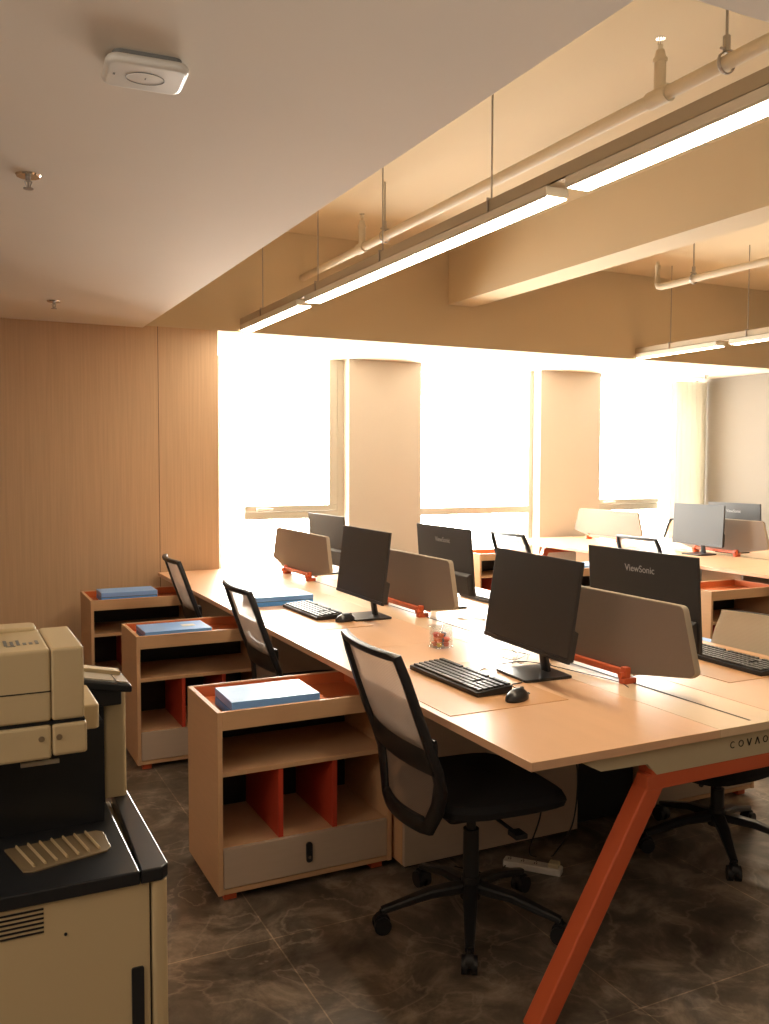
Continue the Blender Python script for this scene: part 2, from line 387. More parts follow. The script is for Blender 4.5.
def pendent(x, y, z, label):
    t = thing('ceiling_sprinkler', label, 'sprinkler', (x, y, z), 0, 'sprinkler heads under the flat ceilings')
    MB().cyl((0, 0, -.006), (0, 0, 0), .036, .04, n=24).build('escutcheon', 'chrome', t, smooth=True)
    MB().cyl((0, 0, -.02), (0, 0, -.006), .009, n=10).cyl((-.011, 0, -.02), (-.004, 0, -.042), .0022, n=6).cyl((.011, 0, -.02), (.004, 0, -.042), .0022, n=6).cyl((0, 0, -.02), (0, 0, -.04), .003, n=8).cyl((0, 0, -.045), (0, 0, -.042), .016, n=14).build('nozzle', 'metal', t)
pendent(.274, 3.175, ZD, 'chrome sprinkler head on the ceiling nearer the white access point')
pendent(.606, 5.556, ZD, 'chrome sprinkler head on the ceiling above the wood wall')
pendent(2.312, 7.128, ZS+.022, 'small sprinkler head under the soffit by the left window')
pendent(7.55, 7.35, ZS+.022, 'small sprinkler head under the soffit by the right curtain')

AP_X, AP_Y = .448, 2.18
ap = thing('wifi_access_point', 'white rounded square access point on the ceiling', 'access point', (AP_X, AP_Y, ZD), math.radians(-4))
MB().rbox(-.078, .078, -.062, .062, -.012, 0, .02).build('mounting_plate', 'greypaint', ap)
mb = MB(); mb.rbox(-.094, .094, -.078, .078, -.034, -.012, .032, n=7)
mb.build('cover', 'white', ap, bevel=.012, seg=4, smooth=True)
ring = [(.044*math.cos(a), .033*math.sin(a), -.0343) for a in [i*2*PI/40 for i in range(40)]]
MB().sweep(ring, .0012, .0008, n=6, closed=True).build('oval_groove', 'greypaint', ap)
MB().box(-.073, -.068, -.008, 0.002, -.0346, -.0338).build('status_light', 'greypaint', ap)
MB().box(-.001, .002, -.005, .005, -.0346, -.0338).build('centre_mark', 'greypaint', ap)

# ================================================================ DESKS
def bench(name, label, x, ys, near_frame=True, logo=True):
    """x = centre line; ys = unit seam positions from near to far"""
    y0, y1 = ys[0], ys[-1]
    t = thing(name, label, 'desk', (x, y0, 0))
    ZT, TH = .75, .025
    hw, sw = .81, .145                     # half width, half centre strip
    for i in range(len(ys)-1):
        a, b = ys[i]-y0+(.0008 if i else 0), ys[i+1]-y0-.0008
        for s in (-1, 1):
            xs = sorted((s*hw, s*(sw+.0008)))
            MB().box(xs[0], xs[1], a, b, ZT-TH, ZT).build('tabletop', 'desk', t, bevel=.0015)
        p = MB().box(-sw, sw, a, b, ZT-TH, ZT).build('centre_strip', 'desk2', t, bevel=.0015)
        MB().box(.004, .012, a+.03, b-.03, ZT+.0002, ZT+.0010).build('cable_slot', 'slot', p)
    def frame(yy, s):
        # cream fascia with stepped ends, orange crossbar and two raked legs
        f = [(-.615, .709), (-.565, .684), (-.40, .680), (-.365, .645), (.365, .645), (.40, .680), (.565, .684), (.615, .709), (.615, .724), (-.615, .724)]
        fa = MB().poly_prism([(u, yy, v) for u, v in f], (0, .018, 0)).build('fascia', 'cream', t)
        MB().box(-.40, .40, yy+.002, yy+.045, .600, .6445).build('crossbar', 'steel_o', t, bevel=.003)
        for q in (-1, 1):
            w_ = .036
            pts = [(q*.345, yy+.022, .66), (q*.74, yy+.022, 0.004)]
            P0 = Vector(pts[0]); P1 = Vector(pts[1])
            mb = MB(); hx = .034
            top = [(P0.x-hx*1.02, yy+.003, .678), (P0.x+hx*1.02, yy+.003, .678)]
            pr = [(P0.x-hx, .676), (P0.x+hx, .676), (P0.x+hx+q*.0, .64), (P1.x+hx, .004), (P1.x-hx, .004), (P0.x-hx, .64)]
            mb.poly_prism([(u, yy+.003, v) for u, v in pr], (0, .06, 0))
            mb.build('leg', 'steel_o', t, bevel=.006, seg=3)
        return fa
    fa = frame(.02, 1)
    frame(y1-y0-.09, -1)
    MB().box(-.3, -.26, .08, y1-y0-.1, .66, .70).box(.26, .3, .08, y1-y0-.1, .66, .70).build('long_rail', 'blk', t)
    if logo:
        mb = MB(); zc = .690; h = .0105; yy = .0195
        def ringC(cx, a0, a1):
            n = 18; o = []; i_ = []
            for k in range(n+1):
                a = math.radians(a0+(a1-a0)*k/n)
                o.append((cx+h*1.0*math.cos(a), yy, zc+h*math.sin(a))); i_.append((cx+h*.72*math.cos(a), yy, zc+h*.72*math.sin(a)))
            for k in range(n): mb.poly_prism([o[k], o[k+1], i_[k+1], i_[k]], (0, -.001, 0))
        def bar(xa, za, xb, zb):
            d = Vector((xb-xa, 0, zb-za)).normalized()*.0022; px, pz = -d.z, d.x
            mb.poly_prism([(xa+px, yy, za+pz), (xb+px, yy, zb+pz), (xb-px, yy, zb-pz), (xa-px, yy, za-pz)], (0, -.001, 0))
        X0 = LOGO_X-x; st = .034
        ringC(X0, 50, 310); ringC(X0+st, 0, 360)
        bar(X0+2*st-.0085, zc+h, X0+2*st, zc-h); bar(X0+2*st, zc-h, X0+2*st+.0085, zc+h)
        bar(X0+3*st-.0085, zc-h, X0+3*st, zc+h); bar(X0+3*st, zc+h, X0+3*st+.0085, zc-h)
        ringC(X0+4*st, 0, 360)
        mb.build('logo_lettering', 'logo', fa)
    return t
LOGO_X = 2.082
CX1, CX2 = 2.155, 5.935
Y1 = [1.868, 3.345, 4.83, 6.315]
Y2 = [3.33, 4.79, 6.24, 7.60]
bench('bench_desk', 'near bench desk with beech tops, cream fascia and orange raked legs', CX1, Y1)
bench('bench_desk', 'farther bench desk with beech tops in the right bay', CX2, Y2, logo=False)

# storage pedestals under the desks
def pedestal(x0, x1, y, label, z=.724):
    t = thing('pedestal_cabinet', label, 'cabinet', (x0, y, 0), 0, 'closed pedestals under the bench desks')
    W = x1-x0
    MB().box(0, W, .018, .40, .03, z-.001).build('body', 'cab', t, bevel=.002)
    MB().box(.002, W-.002, 0, .017, .03, z-.003).build('front_panel', 'cabfront', t, bevel=.001)
    MB().box(.03, W-.03, .05, .37, 0.0, .03).build('plinth', 'blk', t)

def cabinet(x, y, label, D=.41, W=.665):
    t = thing('open_cabinet', label, 'cabinet', (x, y, 0), 0, 'low open cabinets beside the desks')
    H = .67; th = .018; f = .03
    body = MB()
    body.box(0, th, 0, D, f, H).box(W-th, W, 0, D, f, H)                   # side panels
    body.box(th, W-th, .004, D, f, f+.018)                                  # base
    body.box(th, W-th, D-.012, D, .606, H)
    MB().box(th+.0005, W-th-.0005, D-.012, D-.001, f+.0185, .6055).build('back_panel', 'copierdk', t)
    body.box(th, W-th, 0, .016, .606, H)                                    # front rail of the tray
    body.box(th, W-th, .016, D-.012, .606, .622)                            # tray floor
    body.box(th, W-th, .012, D-.012, .440, .457)                            # shelf
    body.box(th, W-th, .020, D-.012, .178, .192)                            # floor of the lower bay
    body.build('body', 'cab', t, bevel=.0012)
    MB().box(th+.001, W-th-.001, .017, D-.013, .6225, .626).box(th+.0005, th+.003, .0165, D-.0125, .626, H-.004).box(W-th-.003, W-th-.0005, .0165, D-.0125, .626, H-.004).box(th+.003, W-th-.003, D-.016, D-.0125, .626, H-.004).build('tray_lining', 'orange', t)
    for q in (.34, .67):
        MB().box(th+q*(W-2*th)-.009, th+q*(W-2*th)+.009, .014, D-.014, .1925, .4395).build('divider', 'red', t, bevel=.001)
    d = MB().box(th+.002, W-th-.002, -.0, .018, .052, .190).build('drawer', 'cabfront', t, bevel=.0015)
    h = MB().rbox(W/2-.012, W/2+.012, -.006, 0, .088, .162, .011, axis='y').build('lock', 'blk2', d, smooth=True)
    MB().cyl((W/2, -.009, .108), (W/2, -.006, .108), .006).build('keyhole', 'chrome', h)
    for a in (.05, W-.05):
        for b in (.05, D-.05): MB().box(a-.022, a+.022, b-.022, b+.022, 0, f).build('foot', 'steel_o', t)
    return t
CAB = [(.822, 2.945), (.835, 4.42), (.805, 5.70)]
cabinet(*CAB[0], 'low beech cabinet nearest the copier, with red dividers and pale lockable drawer')
cabinet(*CAB[1], 'second low beech cabinet, between the nearest cabinet and the one by the wood wall')
cabinet(*CAB[2], 'third low beech cabinet, standing against the wood wall', D=.46)
cabinet(2.66, 2.885, 'low beech cabinet under the right side of the near bench desk')
cabinet(2.82, 4.40, 'low beech cabinet on the far side of the near bench desk, second along')
cabinet(4.58, 4.36, 'nearest low cabinet on the left of the farther bench desk')
cabinet(4.62, 5.78, 'low cabinet holding a pale box, left of the farther bench desk')
cabinet(4.50, 7.10, 'farthest low cabinet in front of the middle window', W=.56)
pedestal(1.50, 2.30, 2.87, 'closed pale pedestal behind the nearest black chair')
pedestal(1.50, 2.30, 4.35, 'closed pedestal under the middle of the near bench desk')
pedestal(1.50, 2.30, 5.80, 'closed pedestal under the far end of the near bench desk')
dk = thing('black_pedestal', 'black box standing between pale pedestal and right hand cabinet under the near desk', 'cabinet', (2.315, 2.93, 0))
MB().box(0, .33, .006, .40, .02, .66).build('body', 'copierdk', dk, bevel=.003)
MB().box(.004, .326, 0, .0055, .03, .65).build('door_panel', 'blk', dk, bevel=.001)
pedestal(5.27, 5.95, 4.72, 'closed pale pedestal under the farther bench desk')
pedestal(5.27, 5.95, 6.26, 'closed pedestal under the far end of the farther bench desk')

# ---------------------------------------------------------------- desk divider screens
def divider(x, y, label, L=1.06):
    t = thing('divider_screen', label, 'desk divider', (x, y, .7505), 0, 'grey desk divider screens')
    pts = [(0.0, .095), (.06, .305), (L-.08, .305), (L, .088), (L-.29, .022), (.30, .034), (.02, .080)]
    # softened corners
    out = []
    n = len(pts)
    for i in range(n):
        p, a, b = Vector(pts[i]), Vector(pts[i-1]), Vector(pts[(i+1) % n])
        r = min(.018, .42*(a-p).length, .42*(b-p).length)
        pa = p+(a-p).normalized()*r; pb = p+(b-p).normalized()*r
        for k in range(5):
            s_ = k/4; out.append(pa*(1-s_)**2+p*2*s_*(1-s_)+pb*s_**2)
    MB().poly_prism([(-.012, u, v) for u, v in out], (.024, 0, 0)).build('felt_panel', 'fabric', t, bevel=.003)
    cx = sum(p.x for p in out)/len(out); cy = sum(p.y for p in out)/len(out)
    edge = [(0, cx+(p.x-cx)*1.001, cy+(p.y-cy)*1.001) for p in out]
    MB().sweep(edge, .003, .0125, n=8, up=(1, 0, 0), closed=True).build('edge_piping', 'felt_edge', t, smooth=True)
    MB().box(-.034, -.0125, .315, .755, .026, .048).build('clamp_bar', 'steel_o', t, bevel=.003)
    for q in (.31, .76):
        k = MB().rbox(-.045, .016, q-.016, q+.016, 0, .020, .008).box(-.036, -.013, q-.014, q+.014, .02, .058).build('clamp', 'steel_o', t, bevel=.003)
        MB().cyl((-.052, q, .030), (-.036, q, .030), .011, n=14).cyl((.0125, q, .03), (.028, q, .030), .008, n=12).build('knob', 'steel_o', k, smooth=True)
divider(2.16, 2.105, 'nearest grey felt divider screen, behind the front monitor')
divider(2.16, 3.605, 'middle grey felt divider screen on the near bench desk')
divider(2.16, 5.12, 'grey felt divider screen at the window end of the near bench desk')
divider(5.92, 5.05, 'grey divider screen right of the lit monitor on the farther desk')
divider(5.92, 6.50, 'pale divider screen near the windows on the farther bench desk', L=1.0)

# ---------------------------------------------------------------- monitors
def monitor(x, y, zc, yaw, tilt, label, W=.57, H=.345, logo=False, facing=-1):
    """local: screen faces -X; root at the base centre on the desk"""
    rz = yaw if facing < 0 else PI+yaw
    c, s = math.cos(rz), math.sin(rz)
    off = .03
    t = thing('monitor', label, 'monitor', (x+off*c, y+off*s, .7505), rz, 'flat black monitors on the bench desks')
    hz = zc-.75
    R = Matrix.Rotation(tilt, 4, 'Y')
    def tl(o): o.matrix_local = Matrix.Translation((-off, 0, hz)) @ R; return o
    bz = tl(MB().box(0, .012, -W/2, W/2, -H/2, H/2).build('bezel', 'monback', t, bevel=.002))
    MB().box(-.0012, -.0002, -W/2+.004, W/2-.004, -H/2+.018, H/2-.004).build('screen', 'screen', bz)
    MB().box(-.003, -.0002, -W/2+.002, W/2-.002, -H/2+.002, -H/2+.016).build('chin', 'blk2', bz)
    MB().poly_prism([(.012, -W/2+.012, -H/2+.004), (.012, -W/2+.012, -H/2+.118), (.038, -W/2+.012, -H/2+.106), (.034, -W/2+.012, -H/2+.006)], (0, W-.024, 0)).build('back_housing', 'monback', bz, bevel=.003)
    if logo:
        text_obj('logo_lettering', 'ViewSonic', .038, 'logow', bz, (.0128, 0, H/2-.072), (PI/2, 0, PI/2), depth=.0004)
    MB().sweep([(.045, 0, 0.012), (.035, 0, .07), (.022, 0, hz-.09)], [.028, .024, .022], [.009, .009, .008], n=12, up=(1, 0, 0), power=.5).build('neck', 'blk2', t, smooth=True)
    MB().rbox(-.108, .092, -.105, .105, 0, .010, .012).build('base_plate', 'blk2', t, bevel=.003)
    return t
monitor(1.90, 2.665, 1.020, -.063, .157, 'nearest black monitor, screen side, beside the mouse and keyboard')
monitor(1.862, 4.03, 1.022, -.024, .118, 'black monitor, screen side, at the middle of the near bench desk')
monitor(2.445, 2.675, 1.006, .030, .075, 'black monitor seen from behind with silver lettering, nearest one across the divider', W=.587, H=.353, logo=True, facing=1)
monitor(2.42, 4.16, 1.010, 0, .08, 'black monitor seen from behind at the middle of the near desk', logo=True, facing=1)
monitor(2.42, 5.80, .985, .05, .06, 'dark monitor half hidden behind the divider nearest the windows', facing=1)
monitor(5.735, 5.63, 1.005, -.008, .045, 'monitor with a pale reflective screen on the farther bench desk')
monitor(6.17, 5.63, 1.010, 0, .06, 'dark monitor seen from behind above the divider on the farther desk', logo=True, facing=1)

# ---------------------------------------------------------------- keyboards, mice, mats
def keyboard(x, y, rz, label, z=.752, L=.46, Wd=.145):
    t = thing('keyboard', label, 'keyboard', (x, y, z), rz, 'black keyboards on the bench desks')
    # x = depth (towards the screen), y = length
    MB().poly_prism([(-Wd/2, -L/2, 0), (Wd/2, -L/2, 0), (Wd/2, -L/2, .026), (-Wd/2, -L/2, .016)], (0, L, 0)).build('case', 'blk', t, bevel=.003)
    mb = MB(); rows = 6
    for r in range(rows):
        x0 = -Wd/2+.010+r*.0215+(.004 if r == 5 else 0); n = 21; kw = (L-.02)/n
        zz = .016+(x0+Wd/2)/Wd*.010
        for k in range(n):
            y0 = -L/2+.010+k*kw
            if r == 0 and 5 <= k <= 10:
                if k == 5: mb.box(x0, x0+.017, y0+.001, y0+kw*6-.001, zz, zz+.008)
                continue
            if (k in (4,) and r in (2, 3)) or (k in (13, 5) and r == 5): continue
            mb.box(x0+.001, x0+.018, y0+.001, y0+kw-.0015, zz-.001, zz+.007)
    mb.build('keycaps', 'key', t, bevel=.0012, seg=1)
    return t
def mouse(x, y, rz, label, z=.752, cable=None):
    t = thing('mouse', label, 'mouse', (x, y, z), rz, 'black mice on the bench desks')
    mb = MB(); mb.ball((0, 0, .004), .058, .032, .033, seg=22, ring=14, zmin=-.003)
    mb.build('body', 'blk2', t, smooth=True)
    MB().cyl((.032, -.003, .026), (.032, .003, .026), .011, n=14).build('scroll_wheel', 'greypaint', t)
    if cable:
        MB().sweep(cable, .002, n=6).build('cable', 'cableb', t, smooth=True)
def smooth_path(pts, n=8):
    P = [Vector(p) for p in pts]; out = []
    for i in range(len(P)-1):
        p0 = P[max(i-1, 0)]; p1 = P[i]; p2 = P[i+1]; p3 = P[min(i+2, len(P)-1)]
        for k in range(n):
            t = k/n
            out.append(.5*((2*p1)+(-p0+p2)*t+(2*p0-5*p1+4*p2-p3)*t*t+(-p0+3*p1-3*p2+p3)*t**3))
    out.append(P[-1]); return out
def mat_pad(x0, x1, y0, y1, label):
    tag(MB().box(x0, x1, y0, y1, .7502, .7517).build('desk_mat', 'pad'), label, 'desk mat', 'tan desk mats')
KX, KY = 1.625, 2.70
mat_pad(1.372, 1.818, 2.325, 2.945, 'tan desk mat under the nearest keyboard and mouse')
KX, KY = 1.625, 2.70
mat_pad(1.372, 1.818, 3.80, 4.43, 'tan desk mat under the keyboard beside the jar and middle monitor')
mat_pad(2.47, 2.92, 2.26, 2.88, 'tan desk mat on the right side of the near bench desk')
keyboard(KX, KY, .02, 'black keyboard nearest the camera, on the near bench desk', L=.46, Wd=.14)
keyboard(1.69, 4.262, .02, 'black keyboard beside the flat blue box, below the middle monitor', L=.46)
keyboard(2.72, 2.50, -.03, 'black keyboard across the divider, cut by the right edge', L=.46)
keyboard(2.75, 4.22, .0, 'brightly lit keyboard behind the middle rear facing monitor', L=.46)
mouse(1.665, 2.395, .5, 'black mouse by the nearest monitor, right of its keyboard', cable=smooth_path([(.055, 0, .006), (.09, .0, .0025), (.12, .06, .002), (.16, .10, .002), (.22, .09, .002), (.30, .16, .001)]))
mouse(1.745, 3.965, .3, 'black mouse at the foot of the middle monitor', z=.752)
# loose cables on the desk
def cable(pts, label, m='cablew', r=.0022, name='cable', group=None):
    tag(MB().sweep(smooth_path(pts), r, n=6).build(name, m, smooth=True), label, 'cable', group)
random.seed(3)
z = .7532
cable([(1.70, 2.64, .765), (1.735, 2.72, z), (1.80, 2.81, z), (1.95, 2.80, .768), (2.03, 2.72, .765), (2.08, 2.78, z)], 'thin dark keyboard lead running to the nearest monitor base', 'cableb', .0018)
pts = []
for k in range(16):
    a = k*1.35; pts.append((2.02+.07*math.cos(a)+.02*math.sin(3*a), 2.92+.11*math.sin(a*1.1), .757+.012*(k % 3)))
cable(pts, 'tangle of thin cables behind the nearest monitor', 'cablew', .002)
cable([(2.05, 2.80, z), (2.09, 2.60, z), (2.12, 2.44, z), (2.10, 2.36, z)], 'thin dark cable lying beside the nearest divider clamp bar', 'cableb', .0016)
pts = [(2.33+.06*math.cos(k*1.5), 3.72+.1*math.sin(k*1.2), .7535+.004*(k % 2)) for k in range(9)]
cable(pts, 'loose pale cable loop on the desk behind the clear jar', 'cablew', .0018)
pts = [(5.77+.06*math.cos(k*1.5), 5.93+.1*math.sin(k*1.3), .755+.01*(k % 3)) for k in range(12)]
cable(pts, 'tangle of cables left of the pale screened monitor base', 'cablew', .002)

# ---------------------------------------------------------------- flat blue boxes
def blue_box(x0, x1, y0, y1, z0, h, label, rz=0, sticker=False):
    cx, cy = (x0+x1)/2, (y0+y1)/2; W, D = x1-x0, y1-y0
    t = thing('document_box', label, 'box', (cx, cy, z0), rz, 'flat blue document boxes')
    MB().box(-W/2, W/2, -D/2, D/2, 0, h*.46).build('tray', 'blue', t, bevel=.0015)
    MB().box(-W/2+.003, W/2-.003, -D/2+.003, D/2-.003, h*.46, h*.52).build('gap', 'bluedk', t)
    l = MB().box(-W/2, W/2, -D/2, D/2, h*.52, h).build('lid', 'bluetop', t, bevel=.0015)
    if sticker: MB().box(W*.12, W*.32, -.03, .03, h, h+.0006).build('sticker', 'white', l)
blue_box(.888, 1.215, 2.985, 3.215, .6265, .062, 'flat blue box on the cabinet nearest the copier', -.02)
blue_box(.885, 1.22, 4.455, 4.69, .6265, .055, 'flat blue box with white sticker on the second cabinet', 0, True)
blue_box(.90, 1.255, 5.90, 6.12, .6265, .058, 'flat blue box on the cabinet by the wood wall', -.01)
blue_box(1.49, 1.815, 4.555, 4.80, .7503, .05, 'flat blue box lying on the near bench desk beside a keyboard')
blue_box(2.99, 3.29, 2.95, 3.22, .6265, .055, 'flat blue box on the cabinet behind the right hand mesh chair')
blue_box(4.70, 5.03, 5.84, 6.08, .6265, .055, 'flat box glaring white on the cabinet by the farther desk')

# ---------------------------------------------------------------- clear tub of pins
tb = thing('clear_tub', 'small clear plastic tub of coloured clips on the near bench desk', 'tub', (1.862, 3.235, .75))
R_ = .042
MB().rbox(-R_, R_, -R_, R_, .0, .003, .012).build('base', 'clear', tb)
mb = MB()
prof = []
n = 32
def sq(a, r): # rounded square ring
    c, s_ = math.cos(a), math.sin(a); k = (abs(c)**4+abs(s_)**4)**-.25; return (r*c*k, r*s_*k)
def wall(u, v):
    x, y = sq(u*2*PI, R_+.001*v); return (x, y, .003+.082*v)
mb.grid(wall, n, 2); wl = mb.build('wall', 'clear', tb, smooth=True, weld=True); so = wl.modifiers.new('s', 'SOLIDIFY'); so.thickness = .002
MB().rbox(-R_-.003, R_+.003, -R_-.003, R_+.003, .085, .090, .014).build('lid', 'clear', tb)
cols = {'orange': (.85, .16, .03), 'red': (.7, .05, .03), 'yellow': (.85, .55, .04), 'blue': (.08, .15, .28)}
for k in cols: M['clip_'+k] = mat('clip_'+k, cols[k], .35)
spots = [(-.018, -.018, .010, 'yellow'), (.014, -.02, .010, 'red'), (-.02, .014, .010, 'orange'), (.016, .014, .010, 'blue'), (-.016, -.016, .029, 'orange'), (.016, -.018, .029, 'red'),
         (-.014, .016, .029, 'orange'), (.016, .016, .029, 'blue'), (-.006, -.010, .048, 'orange'), (.016, .010, .048, 'blue'), (-.018, .012, .047, 'red')]
where = {0: 'at the lower left', 1: 'at the lower right', 2: 'low at the back left', 3: 'low at the back right', 4: 'second layer front left', 5: 'second layer front right', 6: 'second layer back left', 7: 'second layer back right', 8: 'on top in front', 9: 'on top at the right', 10: 'on top at the back left'}
for i, (a, b, c, k) in enumerate(spots):
    mb = MB(); mb.cyl((0, 0, -.0075), (0, 0, .0075), .0095, .012, n=14).cyl((0, 0, .0075), (0, 0, .0088), .0145, n=14)
    o = mb.build('push_clip', 'clip_'+k, smooth=True, bevel=.001)
    o.location = (1.862+a, 3.235+b, .753+c); o.rotation_euler = (random.uniform(-.3, .3), random.uniform(-.3, .3), 0)
    tag(o, 'small %s plastic clip %s of the clear tub' % (k, where[i]), 'clip', 'coloured clips inside the clear tub')

# ---------------------------------------------------------------- office chairs
def chair(x, y, rz, label, dz=0.0, mesh='mesh', cover=False, phi=.45):
    """local: sitter faces +X; origin at the floor under the gas column"""
    t = thing('office_chair', label, 'chair', (x, y, 0), rz, 'mesh backed office chairs')
    zs = .46+dz
    # five star base
    for k in range(5):
        a = 2*PI*k/5+phi
        c, s_ = math.cos(a), math.sin(a)
        leg = MB().sweep([(.03*c, .03*s_, .125), (.14*c, .14*s_, .115), (.30*c, .30*s_, .072)], [.026, .022, .014], [.018, .015, .011], n=10, power=.6).build('base_leg', 'blk2', t, smooth=True)
        cc = Vector((.30*c, .30*s_, 0)); tx = Vector((-s_, c, 0))
        MB().cyl(cc+Vector((0, 0, .075)), cc+Vector((0, 0, .05)), .008).cyl(cc-tx*.024+Vector((0, 0, .028)), cc-tx*.006+Vector((0, 0, .028)), .028, n=18).cyl(cc+tx*.006+Vector((0, 0, .028)), cc+tx*.024+Vector((0, 0, .028)), .028, n=18).cyl(cc-tx*.012+Vector((0, 0, .040)), cc+tx*.012+Vector((0, 0, .040)), .026, n=14).build('caster', 'blk', leg, smooth=True)
    MB().cyl((0, 0, .09), (0, 0, .16), .036, .03, n=20).cyl((0, 0, .16), (0, 0, zs-.14), .026, n=18).cyl((0, 0, zs-.14), (0, 0, zs-.075), .016, n=14).build('gas_column', 'blk2', t, smooth=True)
    m_ = MB().rbox(-.11, .13, -.07, .07, zs-.09, zs-.05, .02).build('tilt_mechanism', 'blk', t, bevel=.006)
    MB().cyl((.03, -.07, zs-.07), (.03, -.24, zs-.07), .006, n=8).box(.01, .05, -.27, -.22, zs-.077, zs-.063).build('lever', 'blk', m_)
    # seat cushion: rounded slab with waterfall front
    mb = MB()
    def seat_pt(a, ring):
        r = [(.0, .045), (.75, .042), (.95, .030), (1.0, .008), (.97, -.02), (.80, -.035), (0, -.04)][ring]
        c, s_ = math.cos(a), math.sin(a); k = (abs(c)**3.6+abs(s_)**3.6)**(-1/3.6)
        px, py = c*k*.245*r[0], s_*k*.25*r[0]
        drop = -max(0, px-.12)**2*1.8
        return (px+.03, py, zs+r[1]*.8+drop+.02*min(0, px+.1)**2)
    mb.grid(lambda u, v: seat_pt(u*2*PI, int(round(v*6))), 32, 6)
    mb.build('seat', 'seat', t, smooth=True, weld=True)
    # back: frame profile curve (x, z) from the top down
    prof = [(-.362, .958+dz), (-.342, .90+dz), (-.308, .80+dz), (-.272, .70+dz), (-.240, .62+dz), (-.222, .56+dz), (-.222, .49+dz), (-.232, .42+dz)]
    hw = [.222, .236, .243, .244, .238, .226, .205, .165]
    def bow(yf): return -.03*(1-yf*yf)          # centre bulges backwards
    def P(i, yf, dx=0):
        x_, z_ = prof[i]; return (x_+bow(yf)+.0+dx+.03*0, hw[i]*yf, z_)
    loop = []
    ys_ = [q/6 for q in range(-6, 7)]
    top = [P(0, q) for q in ys_]
    right = [P(i, 1) for i in range(1, 7)]
    bot = [P(7, q) for q in ys_[::-1]]
    left = [P(i, -1) for i in range(6, 0, -1)]
    loop = top+right+bot+left
    fr = MB().sweep(loop, [.012]*13+[.014, .016, .020, .028, .032, .030]+[.026]*13+[.030, .032, .028, .020, .016, .014], [.014]*len(loop), n=10, up=(1, 0, 0), closed=True, power=.6)
    mid = []
    for q in ys_: mid.append((prof[4][0]-.006+bow(q), hw[4]*q, prof[4][1]+.035))
    fr.sweep(mid, .055, .010, n=10, up=(1, 0, 0), power=.6)
    frame = fr.build('back_frame', 'blk', t, smooth=True)
    def sheet(i0, i1, name):
        mb = MB(); N = 8
        def f(u, v):
            s_ = i0+(i1-i0)*v; a = int(min(math.floor(s_), i1-1)); fr_ = s_-a
            A = Vector(P(a, 2*u-1)); B = Vector(P(a+1, 2*u-1)); p = A.lerp(B, fr_); p.x += .006
            return p
        mb.grid(f, 12, (i1-i0)*3); mb.build(name, mesh, t, smooth=True)
    sheet(0, 4, 'mesh_back'); sheet(4, 7, 'lumbar_mesh')
    if cover:
        mb = MB()
        def f2(u, v):
            s_ = 7*v; a = int(min(math.floor(s_), 6)); q = s_-a
            p = Vector(P(a, 2*u-1)).lerp(Vector(P(a+1, 2*u-1)), q); p.y *= 1.07; p.x += .022
            if v == 0: p.z += .012
            return p
        mb.grid(f2, 14, 21); mb.build('front_mesh', 'covermesh', t, smooth=True)
    # spine under the seat
    MB().sweep([(-.09, 0, zs-.07), (-.16, 0, zs-.075), (-.205, 0, zs-.05), (-.222, 0, zs-.015)], [.045, .04, .035, .03], [.014, .014, .014, .012], n=10, up=(1, 0, 0), power=.6).build('back_bracket', 'blk', t, smooth=True)
    return t
chair(1.54, 2.47, math.radians(-4), 'black mesh office chair nearest the camera, tucked under the desk')
chair(1.55, 3.90, math.radians(-3), 'black mesh office chair between the first and second low cabinets')
chair(1.555, 5.20, math.radians(-3), 'black mesh office chair farthest back beside the wood wall')
chair(2.735, 2.55, math.radians(188), 'office chair with beige mesh on the right side of the near desk', dz=-.085, mesh='meshlight', cover=True, phi=math.radians(47))
chair(5.25, 5.42, math.radians(-2), 'office chair behind the rear facing monitor, left of the farther desk', dz=-.02)
chair(4.05, 5.43, math.radians(-4), 'office chair framed against the middle window, above the nearest monitor', dz=.05)
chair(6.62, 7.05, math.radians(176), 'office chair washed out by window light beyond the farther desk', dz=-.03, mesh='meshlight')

# ---------------------------------------------------------------- power strip and hanging cables
ps = thing('power_strip', 'white power strip lying on the floor under the near desk', 'power strip', (1.955, 2.70, 0), math.radians(-50))
MB().rbox(-.11, .11, -.024, .024, 0, .026, .008).build('body', 'white', ps, bevel=.004)
MB().box(.062, .100, -.02, .02, .0262, .044).build('plug', 'cream', ps, bevel=.004)
for k in (-.09, -.04, .01): MB().box(k-.004, k-.001, -.006, .006, .0261, .0265).box(k+.004, k+.007, -.006, .006, .0261, .0265).box(k+.0, k+.003, .010, .016, .0261, .0265).build('socket', 'gap', ps)
cable([(1.93, 2.70, .70), (1.92, 2.68, .45), (1.97, 2.67, .25), (1.94, 2.70, .08), (1.97, 2.70, .045)], 'black cable hanging straight down to the power strip', 'cableb', .003, group='cables hanging under the near desk')
cable([(2.02, 2.62, .70), (2.06, 2.58, .42), (2.03, 2.56, .22), (2.00, 2.62, .09), (2.01, 2.66, .056)], 'black cable curving down to the end of the power strip', 'cableb', .003, group='cables hanging under the near desk')
cable([(1.90, 2.78, .006), (1.80, 2.72, .006), (1.74, 2.78, .006), (1.70, 2.84, .006)], 'black cable trailing on the floor from the power strip', 'cableb', .003)

